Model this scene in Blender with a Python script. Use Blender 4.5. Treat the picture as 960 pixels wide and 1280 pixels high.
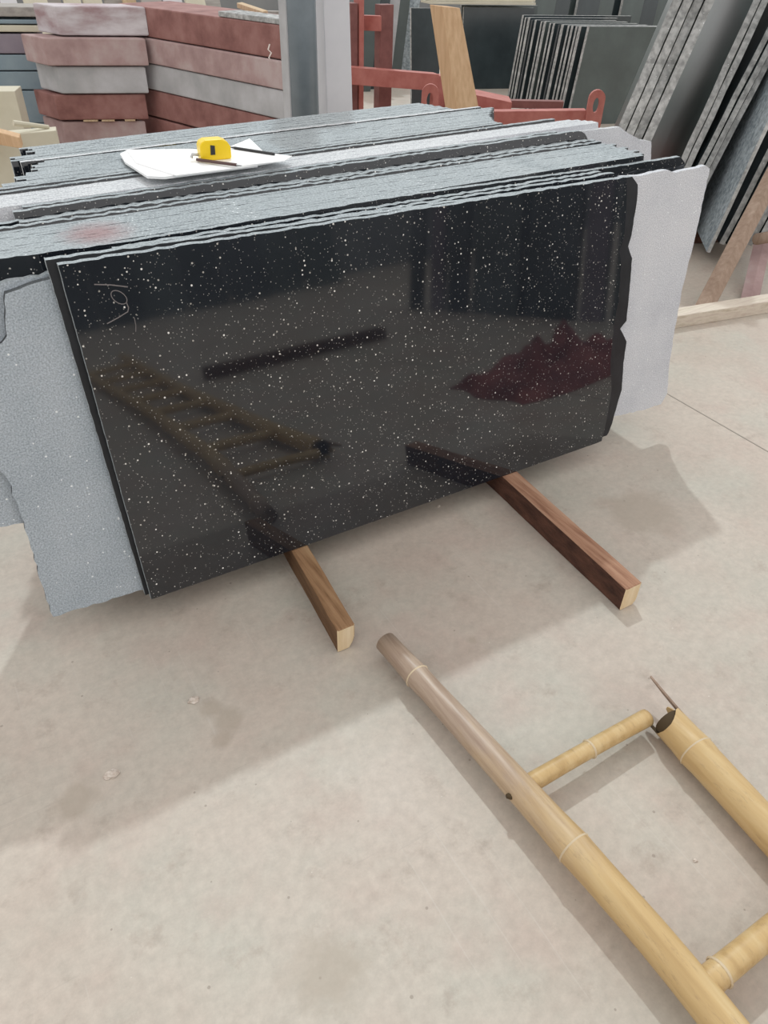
import bpy, bmesh, math, random
import numpy as np
from mathutils import Vector, Matrix
random.seed(7)
S = bpy.context.scene
for o in list(bpy.data.objects): bpy.data.objects.remove(o)
COL = S.collection

# ------------------------------------------------------------------ camera
F_PX = 918.1
CAM_H = 1.5
_y, _p, _r = (math.radians(a) for a in (31.507, 38.482, -1.709))
_fw = np.array([math.sin(_y)*math.cos(_p), math.cos(_y)*math.cos(_p), -math.sin(_p)])
_rt = np.array([math.cos(_y), -math.sin(_y), 0.0]); _dn = np.cross(_fw, _rt)
_rt2 = _rt*math.cos(_r)+_dn*math.sin(_r); _dn2 = _dn*math.cos(_r)-_rt*math.sin(_r)
MC = np.array([_rt2, _dn2, _fw])                      # world -> camera (x right, y down, z forward)
cam = bpy.data.cameras.new('camera'); camo = bpy.data.objects.new('camera', cam); COL.objects.link(camo)
cam.sensor_fit = 'VERTICAL'; cam.sensor_height = 36.0; cam.lens = F_PX/1280*36.0; cam.clip_start = .02
R3 = Matrix((_rt2, -_dn2, -_fw)).transposed()
camo.matrix_world = Matrix.Translation((0, 0, CAM_H)) @ R3.to_4x4()
S.camera = camo
# ------------------------------------------------------------------ light
S.view_settings.view_transform = 'Standard'; S.view_settings.look = 'None'
S.view_settings.gamma = 1.0; S.view_settings.use_curve_mapping = False
S.view_settings.exposure = 0.45
W = bpy.data.worlds.new('daylight'); S.world = W; W.use_nodes = True
W.node_tree.nodes['Background'].inputs[0].default_value = (1.0, .985, .97, 1)
W.node_tree.nodes['Background'].inputs[1].default_value = .74
sd = bpy.data.lights.new('sun', 'SUN'); sd.energy = .80; sd.angle = math.radians(1.3); sd.color = (.86, .97, 1.0)
so = bpy.data.objects.new('sun', sd); COL.objects.link(so)
so.rotation_euler = Vector((-.36, -.73, -1)).to_track_quat('-Z', 'Y').to_euler(); so.location = (3, 6, 9)

# ------------------------------------------------------------------ pixel -> place helpers
C0 = np.array([0, 0, CAM_H])
TH = math.radians(9.30); CT, ST = math.cos(TH), math.sin(TH)
Y0, B0 = 1.492, .083                                   # foot line of the front slab, top of the timbers
NN = np.array([0, CT, -ST])
def ray(px, py): return MC.T @ np.array([(px-480)/F_PX, (py-640)/F_PX, 1.0])
def at_z(px, py, z=0.0): w = ray(px, py); return C0+w*((z-CAM_H)/w[2])
def at_y(px, py, y): w = ray(px, py); return C0+w*(y/w[1])
def at_plane(px, py, pt, d):                           # vertical plane through pt (x,y) along d (x,y)
    w = ray(px, py); n = np.array([d[1], -d[0]]); s = (n @ np.array(pt))/(n @ w[:2]); return C0+w*s
def on_slab(px, py, d=0.0):                            # (u, h) in the stack's leaning plane at depth d
    w = ray(px, py); s = (NN @ (np.array([0, Y0, B0])+NN*d-C0))/(NN @ w); P = C0+w*s
    O = np.array([0, Y0+d/CT, B0]); q = P-O
    return (float(q[0]), float(q[1]*ST+q[2]*CT))

# ------------------------------------------------------------------ materials
def mat(name, col=(.5, .5, .5), rough=.6, spec=.5, metal=0.0):
    m = bpy.data.materials.new(name); m.use_nodes = True; b = m.node_tree.nodes['Principled BSDF']
    b.inputs['Base Color'].default_value = (*col, 1); b.inputs['Roughness'].default_value = rough
    b.inputs['Specular IOR Level'].default_value = spec; b.inputs['Metallic'].default_value = metal
    return m, m.node_tree, b
def N(nt, t, **k):
    n = nt.nodes.new(t)
    for a, v in k.items(): setattr(n, a, v)
    return n
def coords(nt, scale=(1, 1, 1), kind='Object'):
    tc = N(nt, 'ShaderNodeTexCoord'); mp = N(nt, 'ShaderNodeMapping'); mp.inputs['Scale'].default_value = scale
    nt.links.new(tc.outputs[kind], mp.inputs[0]); return mp.outputs[0]
def noise(nt, vec, scale, detail=6, rough=.6):
    n = N(nt, 'ShaderNodeTexNoise'); n.inputs['Scale'].default_value = scale; n.inputs['Detail'].default_value = detail
    n.inputs['Roughness'].default_value = rough; nt.links.new(vec, n.inputs['Vector']); return n.outputs['Fac']
def ramp(nt, fac, stops):
    r = N(nt, 'ShaderNodeValToRGB'); e = r.color_ramp.elements
    while len(e) < len(stops): e.new(.5)
    for i, (p, c) in enumerate(stops):
        e[i].position = p; e[i].color = (*c, 1) if len(c) == 3 else c
    nt.links.new(fac, r.inputs[0]); return r.outputs[0]
def mix(nt, fac, a, b, mode='MIX'):
    n = N(nt, 'ShaderNodeMix', data_type='RGBA', blend_type=mode)
    for s, v in ((n.inputs[0], fac), (n.inputs[6], a), (n.inputs[7], b)):
        if isinstance(v, (int, float)): s.default_value = v
        elif isinstance(v, tuple): s.default_value = (*v, 1)
        else: nt.links.new(v, s)
    return n.outputs[2]
def math_(nt, op, a, b=0.0):
    n = N(nt, 'ShaderNodeMath', operation=op)
    for s, v in ((n.inputs[0], a), (n.inputs[1], b)):
        if isinstance(v, (int, float)): s.default_value = v
        else: nt.links.new(v, s)
    return n.outputs[0]
def bump(nt, b, h, strength=.3, dist=.003):
    n = N(nt, 'ShaderNodeBump'); n.inputs['Strength'].default_value = strength; n.inputs['Distance'].default_value = dist
    nt.links.new(h, n.inputs['Height']); nt.links.new(n.outputs[0], b.inputs['Normal'])
def noisy(name, c1, c2, scale=8, rough=.7, stretch=(1, 1, 1), bs=.2, bd=.003, c3=None, spec=.4, kind='Object', lo=.32, hi=.68):
    m, nt, b = mat(name, c1, rough, spec); v = coords(nt, stretch, kind)
    f = noise(nt, v, scale)
    st = [(lo, c1), (hi, c2)] if c3 is None else [(lo, c1), ((lo+hi)/2, c2), (hi, c3)]
    nt.links.new(ramp(nt, f, st), b.inputs['Base Color'])
    if bs: bump(nt, b, noise(nt, v, scale*5), bs, bd)
    return m
def specks(nt, v, scale, radius, share):
    vo = N(nt, 'ShaderNodeTexVoronoi'); vo.inputs['Scale'].default_value = scale; nt.links.new(v, vo.inputs['Vector'])
    sp = N(nt, 'ShaderNodeSeparateColor'); nt.links.new(vo.outputs['Color'], sp.inputs[0])
    inside = math_(nt, 'LESS_THAN', vo.outputs['Distance'], math_(nt, 'MULTIPLY', sp.outputs[1], radius))
    return math_(nt, 'MULTIPLY', inside, math_(nt, 'LESS_THAN', sp.outputs[0], share)), sp.outputs[2]

def polished(name, base=(.009, .011, .015), rough=.05, speck=True, dust=.05):
    m, nt, b = mat(name, base, rough, .85); v = coords(nt)
    c = ramp(nt, noise(nt, v, 3.0), [(.35, base), (.7, tuple(x*1.6+dust*.05 for x in base))])
    if speck:
        f1, v1 = specks(nt, v, 95, .22, .42); f2, v2 = specks(nt, v, 240, .34, .34)
        bright = ramp(nt, v1, [(0, (.35, .33, .30)), (.6, (.6, .58, .54)), (1, (1, .98, .94))])
        dim = ramp(nt, v2, [(0, (.05, .05, .05)), (1, (.38, .37, .35))])
        c = mix(nt, f2, c, dim); c = mix(nt, f1, c, bright)
    nt.links.new(c, b.inputs['Base Color'])
    return m
M_BLACK = polished('polished_black_granite')
M_DARK = polished('dark_polished_granite', (.026, .036, .040), .25, False)
M_TEAL = polished('dark_green_granite', (.055, .072, .070), .34, False)
def rough_granite(name, c1, c2, c3, fine=260, stain=None):
    m, nt, b = mat(name, c1, .85, .25); v = coords(nt)
    big = ramp(nt, noise(nt, v, 4, 8), [(.3, c1), (.5, c2), (.72, c3)])
    fn = noise(nt, v, fine, 2)
    c = mix(nt, .35, big, ramp(nt, fn, [(.35, tuple(x*.35 for x in c1)), (.65, tuple(min(1, x*1.5) for x in c3))]))
    f1, v1 = specks(nt, v, 120, .30, .10); c = mix(nt, f1, c, (.85, .88, .9))
    if stain:
        tw = coords(nt, (1, 1, 1), 'Object'); g = N(nt, 'ShaderNodeNewGeometry'); vm = N(nt, 'ShaderNodeVectorMath', operation='DISTANCE')
        nt.links.new(g.outputs['Position'], vm.inputs[0]); vm.inputs[1].default_value = stain
        k = math_(nt, 'ADD', vm.outputs['Value'], math_(nt, 'MULTIPLY', noise(nt, tw, 40, 4), .08))
        c = mix(nt, ramp(nt, k, [(.06, (.75, .75, .75)), (.14, (0, 0, 0))]), c, (.34, .20, .20))
    nt.links.new(c, b.inputs['Base Color'])
    bump(nt, b, noise(nt, v, 90, 5), .6, .004); return m
M_EDGE = rough_granite('sawn_granite_edge', (.27, .305, .325), (.36, .40, .42), (.45, .485, .50), 200, (.31, 1.80, .945))
M_EDGE_D = rough_granite('dark_sawn_edge', (.05, .055, .06), (.075, .08, .085), (.11, .115, .12))
M_GREYF = rough_granite('rough_grey_granite_face', (.32, .37, .415), (.41, .46, .505), (.50, .54, .585))
M_WHITEF = rough_granite('rough_pale_granite_face', (.54, .56, .62), (.67, .69, .74), (.75, .76, .80), 300)
M_LIGHT_EDGE = rough_granite('light_sawn_edge', (.52, .545, .57), (.60, .625, .65), (.67, .69, .71), 200)
M_PALE_EDGE = rough_granite('pale_sawn_edge', (.24, .245, .24), (.36, .365, .36), (.50, .50, .49), 30)
M_DULL = noisy('unpolished_black_margin', (.010, .011, .014), (.020, .022, .027), 12, .35, bs=.2)
M_PALE_BLUE = rough_granite('pale_blue_rough_face', (.22, .27, .31), (.34, .40, .44), (.50, .55, .58), 40)

def floor_mat():
    m, nt, b = mat('beige_coated_concrete', (.5, .45, .4), .42, .3); v = coords(nt)
    c = ramp(nt, noise(nt, v, 1.3, 8, .65), [(.30, (.475, .395, .335)), (.5, (.545, .472, .405)), (.70, (.565, .505, .435))])
    g = ramp(nt, noise(nt, v, 2.3, 5), [(.42, (0, 0, 0)), (.70, (.75, .75, .75))])
    c = mix(nt, g, c, (.485, .475, .41))
    pk = ramp(nt, noise(nt, coords(nt, (1, 1, 1.7)), 4.1, 5), [(.52, (0, 0, 0)), (.74, (.6, .6, .6))])
    c = mix(nt, pk, c, (.50, .385, .33))
    st = ramp(nt, noise(nt, v, 9.5, 7, .72), [(.56, (0, 0, 0)), (.70, (.7, .7, .7))])
    c = mix(nt, st, c, (.41, .34, .285))
    fine = ramp(nt, noise(nt, v, 42, 6, .75), [(.35, (.90, .90, .90)), (.65, (1.06, 1.06, 1.06))])
    c = mix(nt, 1.0, c, fine, 'MULTIPLY')
    for sx, sy, th_ in ((60, 1.2, .67), (1.5, 70, .69)):
        sc = ramp(nt, noise(nt, coords(nt, (sx, sy, 1)), 1.0, 3), [(th_, (0, 0, 0)), (th_+.03, (.28, .28, .28))])
        c = mix(nt, sc, c, (.60, .555, .50) if sx > 10 else (.38, .33, .29))
    f1, _ = specks(nt, v, 26, .10, .35); c = mix(nt, math_(nt, 'MULTIPLY', f1, .6), c, (.28, .23, .19))
    f2, _ = specks(nt, v, 19, .05, .25); c = mix(nt, math_(nt, 'MULTIPLY', f2, .5), c, (.72, .68, .62))
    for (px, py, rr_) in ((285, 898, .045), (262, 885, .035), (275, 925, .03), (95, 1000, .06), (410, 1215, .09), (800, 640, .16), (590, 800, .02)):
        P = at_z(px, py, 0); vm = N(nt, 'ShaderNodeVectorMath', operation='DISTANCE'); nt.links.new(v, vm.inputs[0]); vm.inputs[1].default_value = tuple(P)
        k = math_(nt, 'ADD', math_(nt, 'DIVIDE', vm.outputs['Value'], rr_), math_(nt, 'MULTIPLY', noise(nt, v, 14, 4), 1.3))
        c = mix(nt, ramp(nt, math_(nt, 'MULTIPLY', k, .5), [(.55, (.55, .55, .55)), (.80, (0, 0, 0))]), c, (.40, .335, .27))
    nt.links.new(c, b.inputs['Base Color'])
    nt.links.new(ramp(nt, noise(nt, v, 5, 4), [(.3, (.38, .38, .38)), (.7, (.58, .58, .58))]), b.inputs['Roughness'])
    bump(nt, b, noise(nt, v, 50, 4), .06, .002); return m
M_FLOOR = floor_mat()
def wood(name, c1, c2, c3=None, ring=30, axis=1, rough=.75):
    s = [22, 22, 22]; s[axis] = 1.6
    return noisy(name, c1, c2, 2.2, rough, tuple(s), .5, .004, c3, .25)
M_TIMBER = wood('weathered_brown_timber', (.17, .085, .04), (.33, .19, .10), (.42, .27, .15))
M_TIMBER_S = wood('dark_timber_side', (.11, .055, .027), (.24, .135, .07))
M_TIMBER_R = wood('reddish_timber', (.22, .10, .06), (.40, .22, .14), (.50, .31, .21))
M_BARK = noisy('dark_bark_side', (.05, .022, .015), (.16, .07, .045), 40, .9, (1, .3, 1), .8, .006)
M_SAWNEND = wood('fresh_sawn_end', (.74, .55, .32), (.88, .72, .50), None, 30, 2)
M_PALEWOOD = wood('pale_planed_wood', (.50, .36, .22), (.66, .51, .34), None, 30, 2)
M_ORANGEWOOD = wood('warm_wedge_wood', (.55, .35, .20), (.68, .47, .29), None, 30, 2)
M_RACKWOOD = wood('dusty_rack_wood', (.30, .21, .155), (.42, .31, .24), None, 30, 2)
M_BASEWOOD = wood('bleached_rack_base', (.52, .44, .34), (.72, .64, .54), (.60, .50, .42), 30, 0)
M_PLANK = wood('grey_plank', (.30, .28, .26), (.44, .41, .38), None, 30, 0)
def bamboo(name, dusty):
    m, nt, b = mat(name, (.6, .42, .2), .40, .45); v = coords(nt, (18, 1.2, 18))
    c = ramp(nt, noise(nt, v, 2.0, 6), [(.3, (.46, .30, .13)), (.5, (.57, .39, .18)), (.72, (.64, .475, .25))])
    c = mix(nt, ramp(nt, noise(nt, coords(nt, (30, 6, 30)), 3.0, 7, .75), [(.56, (0, 0, 0)), (.72, (.6, .6, .6))]), c, (.30, .19, .10))
    if dusty:
        sp = N(nt, 'ShaderNodeSeparateXYZ'); nt.links.new(coords(nt), sp.inputs[0])
        k = math_(nt, 'ADD', math_(nt, 'SUBTRACT', sp.outputs[1], 1.32), math_(nt, 'MULTIPLY', noise(nt, coords(nt, (9, 3, 9)), 2.0, 5), .5))
        f = ramp(nt, k, [(.50, (0, 0, 0)), (.85, (.9, .9, .9))])
        c = mix(nt, f, c, ramp(nt, noise(nt, v, 4.0, 5), [(.3, (.30, .21, .165)), (.7, (.50, .39, .31))]))
    nt.links.new(c, b.inputs['Base Color']); bump(nt, b, noise(nt, v, 9.0, 3), .15, .002); return m
M_BAMBOO = bamboo('yellow_bamboo', False); M_BAMBOO_D = bamboo('dusty_bamboo', True)
M_NODE = mat('bamboo_node', (.66, .53, .36), .6)[0]
M_HOLLOW = mat('bamboo_hollow', (.07, .045, .02), .9)[0]
M_RED = noisy('red_oxide_paint', (.20, .085, .075), (.29, .135, .12), 6, .7, bs=.15, c3=(.36, .19, .17))
M_RED_P = noisy('dusty_red_paint', (.33, .215, .21), (.43, .30, .29), 5, .8, bs=.15, c3=(.50, .40, .39))
M_RED_W = noisy('whitened_red_paint', (.36, .25, .26), (.55, .50, .52), 3, .8, bs=.15, c3=(.70, .67, .69), stretch=(1, 1, 3))
M_GREYP = noisy('grey_paint', (.36, .365, .375), (.45, .45, .46), 4, .6, bs=.1, c3=(.55, .55, .57))
M_BLUEP = noisy('blue_grey_paint', (.19, .26, .31), (.27, .34, .38), 4, .7, bs=.1)
M_PURPLE = noisy('purple_grey_paint', (.20, .17, .21), (.28, .24, .28), 4, .7, bs=.1)
M_FRAME = noisy('red_frame_paint', (.40, .12, .10), (.52, .20, .17), 9, .55, bs=.1)
M_FRAME_D = noisy('maroon_frame_paint', (.17, .065, .06), (.26, .11, .10), 9, .6, bs=.1)
M_STEEL = noisy('blue_grey_steel', (.15, .18, .20), (.20, .235, .26), 10, .32, bs=.05, spec=.6)
M_WHITEP = noisy('white_painted_wood', (.68, .68, .71), (.76, .75, .78), 5, .6, bs=.1)
M_CREAM = noisy('pale_yellow_board', (.58, .54, .42), (.66, .62, .50), 5, .7, bs=.1)
M_PAPER = mat('white_paper', (.93, .93, .93), .7)[0]
M_YELLOW = mat('yellow_plastic', (.95, .66, .015), .32)[0]
M_RUBBER = mat('dark_rubber', (.03, .03, .033), .5)[0]
M_CHROME = mat('steel_hook', (.55, .55, .55), .3, .5, 1)[0]
M_PENW = mat('brown_pencil', (.10, .05, .045), .4)[0]
M_CHALK = mat('chalk', (.20, .18, .18), .9)[0]
M_CLOTH = noisy('dark_red_tarpaulin', (.16, .03, .03), (.42, .13, .12), 6, .7, bs=.3, bd=.01)
M_WALL = noisy('shed_wall', (.20, .21, .22), (.27, .28, .28), 1.2, .9, bs=.1)
M_CRUMB = noisy('plaster_crumb', (.50, .41, .34), (.80, .73, .66), 60, .9)
M_JOINT = mat('floor_joint_fill', (.33, .29, .25), .8)[0]

# ------------------------------------------------------------------ mesh helpers
def tag(o, label=None, cat=None, group=None, kind=None):
    for k, v in (('label', label), ('category', cat), ('group', group), ('kind', kind)):
        if v: o[k] = v
    return o
def obj(name, verts, faces, mats, parent=None, idx=None, smooth=False, loc=(0, 0, 0)):
    me = bpy.data.meshes.new(name); me.from_pydata([tuple(map(float, v)) for v in verts], [], faces); me.update()
    for m in (mats if isinstance(mats, (list, tuple)) else [mats]): me.materials.append(m)
    if idx is not None:
        for p, i in zip(me.polygons, idx): p.material_index = i
    if smooth:
        for p in me.polygons: p.use_smooth = True
    bm = bmesh.new(); bm.from_mesh(me); bmesh.ops.recalc_face_normals(bm, faces=bm.faces); bm.to_mesh(me); bm.free()
    o = bpy.data.objects.new(name, me); COL.objects.link(o); o.location = loc
    if parent: o.parent = parent
    return o
def empty(name, loc=(0, 0, 0)):
    o = bpy.data.objects.new(name, None); COL.objects.link(o); o.location = loc; o.empty_display_size = .05; return o
def bevel(o, w=.004, seg=2):
    m = o.modifiers.new('bevel', 'BEVEL'); m.width = w; m.segments = seg; m.limit_method = 'ANGLE'; return o
BF = [(0, 1, 2, 3), (4, 7, 6, 5), (0, 4, 5, 1), (1, 5, 6, 2), (2, 6, 7, 3), (3, 7, 4, 0)]
def para(name, o0, U, V, Wv, m, parent=None, bw=.004):
    """box from a corner and its three edge vectors; origin put at the centre of its base"""
    o0, U, V, Wv = (np.array(a, float) for a in (o0, U, V, Wv))
    c = o0+(U+V)/2
    base = [o0, o0+U, o0+U+V, o0+V]; vs = [p-c for p in base]+[p+Wv-c for p in base]
    if parent is not None: c = c-np.array(parent.location)
    o = obj(name, vs, BF, m, parent, loc=tuple(c))
    if bw: bevel(o, bw)
    return o
def box(name, x0, x1, y0, y1, z0, z1, m, parent=None, bw=.004):
    return para(name, (x0, y0, z0), (x1-x0, 0, 0), (0, y1-y0, 0), (0, 0, z1-z0), m, parent, bw)
def hexa(name, bottom, top, m, parent=None, bw=.003):
    """eight free corners (two quads)"""
    c = np.mean(np.array(bottom, float), 0); vs = [np.array(p, float)-c for p in list(bottom)+list(top)]
    if parent is not None: c = c-np.array(parent.location)
    o = obj(name, vs, BF, m, parent, loc=tuple(c)); bevel(o, bw); return o
def plate(outline, t):
    n = len(outline)
    vs = [(u, 0, h) for u, h in outline]+[(u, t, h) for u, h in outline]
    fs = [tuple(range(n)), tuple(range(2*n-1, n-1, -1))]+[(i, (i+1) % n, n+(i+1) % n, n+i) for i in range(n)]
    return vs, fs, [0, 2]+[1]*n
def wob(a, b, step=.016, amp=.0015, rnd=random):
    """points from a towards b (b left out) with a ragged, broken line"""
    L = math.hypot(b[0]-a[0], b[1]-a[1]); n = max(1, int(L/step)); px, py = -(b[1]-a[1])/max(L, 1e-6), (b[0]-a[0])/max(L, 1e-6)
    out = [a]
    for i in range(1, n):
        t = i/n; j = rnd.uniform(-amp, amp); out.append((a[0]+(b[0]-a[0])*t+px*j, a[1]+(b[1]-a[1])*t+py*j))
    return out
def ragged(pts, amps, step=.016):
    out = []
    for i, p in enumerate(pts): out += wob(p, pts[(i+1) % len(pts)], step, amps[i] if isinstance(amps, (list, tuple)) else amps)
    return out
def stack_slab(name, outline, d, t, mats, label, cat='granite', group=None):
    outline = [(u, max(h, 0.0)) for u, h in outline]; vs, fs, ix = plate(outline, t); hm = max(h for u, h in outline)*.9
    u0 = outline[0][0]; vs = [(u-u0, y, h+(y*ST/CT if h > hm else 0)) for u, y, h in vs]
    o = obj(name, vs, fs, mats, None, ix, loc=(u0, Y0+d/CT, B0+t*ST))
    o.rotation_euler = (-TH, 0, 0)
    return tag(o, label, cat, group)
def tube(path, rad, seg=16, cap=True):
    """rings along path (list of Vector) with radius list"""
    vs, fs = [], []; n = len(path); path = [Vector(p) for p in path]
    for i, p in enumerate(path):
        d = (path[min(i+1, n-1)]-path[max(i-1, 0)]).normalized(); a = Vector((0, 0, 1)) if abs(d.z) < .9 else Vector((1, 0, 0))
        x = d.cross(a).normalized(); y = d.cross(x)
        for k in range(seg):
            an = 2*math.pi*k/seg; vs.append(p+(x*math.cos(an)+y*math.sin(an))*rad[i])
    for i in range(n-1):
        for k in range(seg):
            fs.append((i*seg+k, i*seg+(k+1) % seg, (i+1)*seg+(k+1) % seg, (i+1)*seg+k))
    if cap: fs += [tuple(range(seg)), tuple(range((n-1)*seg, n*seg))]
    return vs, fs

# ================================================================== the setting
def plane_obj(name, p, m):
    o = obj(name, p, [(0, 1, 2, 3)], m); tag(o, kind='structure'); return o
fl = plane_obj('floor', [(-7, -9, 0), (14, -9, 0), (14, 15, 0), (-7, 15, 0)], M_FLOOR)
tag(fl, 'beige coated concrete floor with stains', 'floor')
def wall(name, x0, x1, y0, y1, lab, h=1.15):
    o = box(name, x0, x1, y0, y1, 0, h, M_WALL, None, 0); tag(o, lab, 'wall', kind='structure'); return o
wall('wall_back', -7, 14, -9.2, -9, 'low grey wall of the open shed behind the photographer')
wall('wall_front', -7, 14, 15, 15.2, 'low grey wall of the open shed far behind the stacks')
wall('wall_left', -7.2, -7, -9, 15, 'low grey wall of the open shed on the left')
wall('wall_right', 14, 14.2, -9, 15, 'low grey wall of the open shed on the right')
# floor joints parallel to the ladder
for i, jx in enumerate((2.43,)):
    j = box('joint_line', jx-.0025, jx+.0025, -4, 1.75, 0, .0012, M_JOINT, None, 0); j.parent = fl; j.location = j.location

# ================================================================== main stack of granite slabs on timbers
T = .0160
def Hz(z): return (z-B0)/CT
# front slab: polished face, ragged right edge
fr = [on_slab(*p) for p in [(189.5, 750), (745, 557), (752, 552), (759, 520), (764, 490), (763, 452), (765, 430), (768, 402), (773, 378), (776, 330), (774, 316), (780, 296), (783, 250), (783, 223), (73, 333)]]
amps = [.0006, .001]+[.0015]*11+[.0015, .0006]
front = stack_slab('granite_sheet', ragged(fr, amps), 0, T, [M_BLACK, M_EDGE, M_BLACK],
                   'front polished black granite slab with silver specks and mirror reflections')
def stroke(pts, w=.0024):
    P = [np.array(on_slab(*p)) for p in pts]; u0 = fr[0][0]; vs, fs = [], []
    for i, p in enumerate(P):
        d = P[min(i+1, len(P)-1)]-P[max(i-1, 0)]; d = d/np.linalg.norm(d); n = np.array([-d[1], d[0]])*w/2
        for q in (p+n, p-n): vs += [(q[0]-u0, -.0005, q[1]), (q[0]-u0, .0002, q[1])]
        if i: a = 4*(i-1); b = 4*i; fs += [(a, a+2, b+2, b), (a, b, b+1, a+1), (a+2, a+3, b+3, b+2)]
    o = obj('chalk_mark', vs, fs, M_CHALK, front); tag(o, 'faint pale chalk scribble'); return o
stroke([(118, 357), (138, 357.5), (160, 360)])
stroke([(149+10*math.cos(a)+.3*4*math.sin(a), 373+8*math.sin(a)+3*math.cos(a)) for a in np.linspace(.3, 6.6, 18)], .0018)
stroke([(158, 379), (161, 386), (160, 391), (147, 399), (134, 406)], .0022)
stroke([(168, 398), (170, 408), (170, 416)], .0014)
# second slab shows past both ends of the first
s2 = [on_slab(*p, T+.004) for p in [(182, 745), (750, 556), (758, 548), (765, 530), (771, 508), (777, 488), (779, 455), (783, 428), (775, 412), (783, 402), (786, 370), (790, 324), (785, 309), (789, 296), (796, 252), (797, 232), (790, 222), (57, 327)]]
stack_slab('granite_sheet', ragged(s2, [.001]*1+[.0012]*16+[.0006]), T+.004, T, [M_DULL, M_EDGE, M_BLACK],
           'second black slab, its chipped right edge showing past the front slab')
def plain(u0, u1, z0, z1, amp=.002, rc=0.0):
    """upright sheet; top runs from height z0 at x=.4 to z1 at x=1.4"""
    H = lambda u: Hz(z0+(z1-z0)*(u-.4))
    pts = [(u0, 0), (min(u1-.01, 1.76), 0), (u1, .26)]; am = [.0, .002, .001]
    if rc:
        for a in np.linspace(0, math.pi/2, 6): pts.append((u1-rc+rc*math.cos(a), H(u1)-rc+rc*math.sin(a))); am.append(.0005)
        am[-1] = amp
    else: pts.append((u1, H(u1))); am.append(amp)
    pts.append((u0, H(u0))); am.append(.001)
    return ragged(pts, am)
BK = [M_BLACK, M_EDGE, M_BLACK]
d3 = 2*(T+.004); d4 = 3*(T+.0035)
stack_slab('granite_sheet', plain(.236, 1.800, .931, .936, .0018), d3, T, BK, 'third black slab from the front, light sawn top edge inset at left end')
stack_slab('granite_sheet', plain(.32, 1.765, .933, .939, .0018), d4, T, BK, 'fourth black slab from the front, thin light top edge')
# raw rough pieces standing at both ends of the third slab
gl = [on_slab(*p, d3) for p in [(67, 772), (180, 738)]]+[(.222, .0), (.222, Hz(.91))]+[on_slab(*p, d3) for p in [(66, 350), (52, 353), (36, 358), (22, 364), (7, 369), (6, 378), (9, 422), (3, 430), (-30, 440), (-28, 560), (10, 600), (24, 637), (38, 680), (52, 730)]]
stack_slab('rough_granite_sheet', ragged(gl, .003), d3, T, [M_GREYF, M_EDGE_D, M_GREYF], 'rough blue-grey unpolished slab sticking out left of the front slab')
wr = [(1.83, .03)]+[on_slab(*p, d3) for p in [(765, 522), (800, 514), (826, 506), (834, 492), (836, 460), (842, 420), (853, 360), (868, 300), (879, 250), (887, 212), (882, 208), (860, 213), (845, 217), (832, 214), (805, 220)]]+[(1.83, Hz(.925))]
stack_slab('rough_granite_sheet', ragged(wr, .0022), d3, T, [M_WHITEF, M_WHITEF, M_WHITEF], 'pale whitish rough slab sticking out right of the front slab')
nl = [on_slab(*p, d4) for p in [(-60, 672), (28, 655)]]+[(.30, .18), (.30, Hz(.905))]+[on_slab(*p, d4) for p in [(80, 342), (40, 348), (0, 357), (-70, 372)]]
stack_slab('rough_granite_sheet', ragged(nl, .003), d4, T, [M_GREYF, M_EDGE, M_GREYF], 'rough grey slab at the far left edge, behind the blue-grey raw slab')
D7 = .080
tb = [(.02, 0), (1.76, 0), (2.08, .26)]+[on_slab(*p, D7) for p in [(856, 205), (850, 197), (780, 208), (600, 233), (480, 250), (300, 280), (230, 292), (150, 305), (0, 325)]]+[(.02, Hz(.930))]
stack_slab('granite_sheet', ragged(tb, .0010), D7, T, BK, 'long black slab rising just above the front slabs, reaching furthest right')
d = D7+T+.0006
for i in range(11):
    e = random.uniform(-.0004, .0004)
    stack_slab('granite_sheet', plain(.03+random.uniform(0, .05), 1.99+random.uniform(-.015, .02), .938+e, .951+e, .0004), d, T, BK,
               'black slab in the flush grey-edged pack right behind the long black slab', group='flush pack behind the long black slab'); d += T+.0002
for i, (dz, ul, ur) in enumerate([(.003, .10, 1.97), (.006, .17, 1.96), (.004, .12, 1.94)]):
    stack_slab('granite_sheet', plain(ul, ur, .940+dz, .953+dz, .0022), d, T, BK,
               ['thin-stepped black slab first behind the flush grey-edged pack', 'thin-stepped black slab second behind the flush grey-edged pack', 'thin-stepped black slab just before the round-cornered slab'][i])
    d += T+.002
stack_slab('granite_sheet', plain(.165, 1.965, .961, .979, .0015, .05), d, T, BK, 'black slab with a rounded top right corner, middle of the stack')
d += T+.0012
stack_slab('granite_sheet', plain(.19, 1.84, .964, .982, .0015), d, T, BK, 'black slab with thin light edge directly behind the round-cornered one')
d += T+.0006
PL = [M_WHITEF, M_LIGHT_EDGE, M_WHITEF]
wp = [(.05, 0), (1.76, 0), (2.14, .26)]+[on_slab(*p, d) for p in [(813, 215), (814, 178), (800, 176), (786, 168), (775, 160)]]+[(1.4, Hz(.984)), (.4, Hz(.966)), (.05, Hz(.958))]
stack_slab('rough_granite_sheet', ragged(wp, .001), d, T, PL, 'pale rough slab in mid stack with a stepped white right end')
d += T+.0003
for i in range(5):
    e = random.uniform(-.0005, .0005)
    stack_slab('rough_granite_sheet', plain(.06+random.uniform(-.03, .03), 2.06-.015*i+random.uniform(-.01, .01), .966+e, .984+e, .0005), d, T, PL,
               'slab in the light-edged pack behind the pale rough slab', group='light-edged pack in mid stack'); d += T+.0003
for i, (z, ur) in enumerate([(.9715, 1.93), (.975, 1.72)]):
    stack_slab('granite_sheet', plain(.10, ur, z, z+.019, .0008), d, T, BK, ['black slab showing a thin dark line before the rear pack', 'black slab with light edge fronting the rear pack'][i]); d += T+.0015
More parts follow.
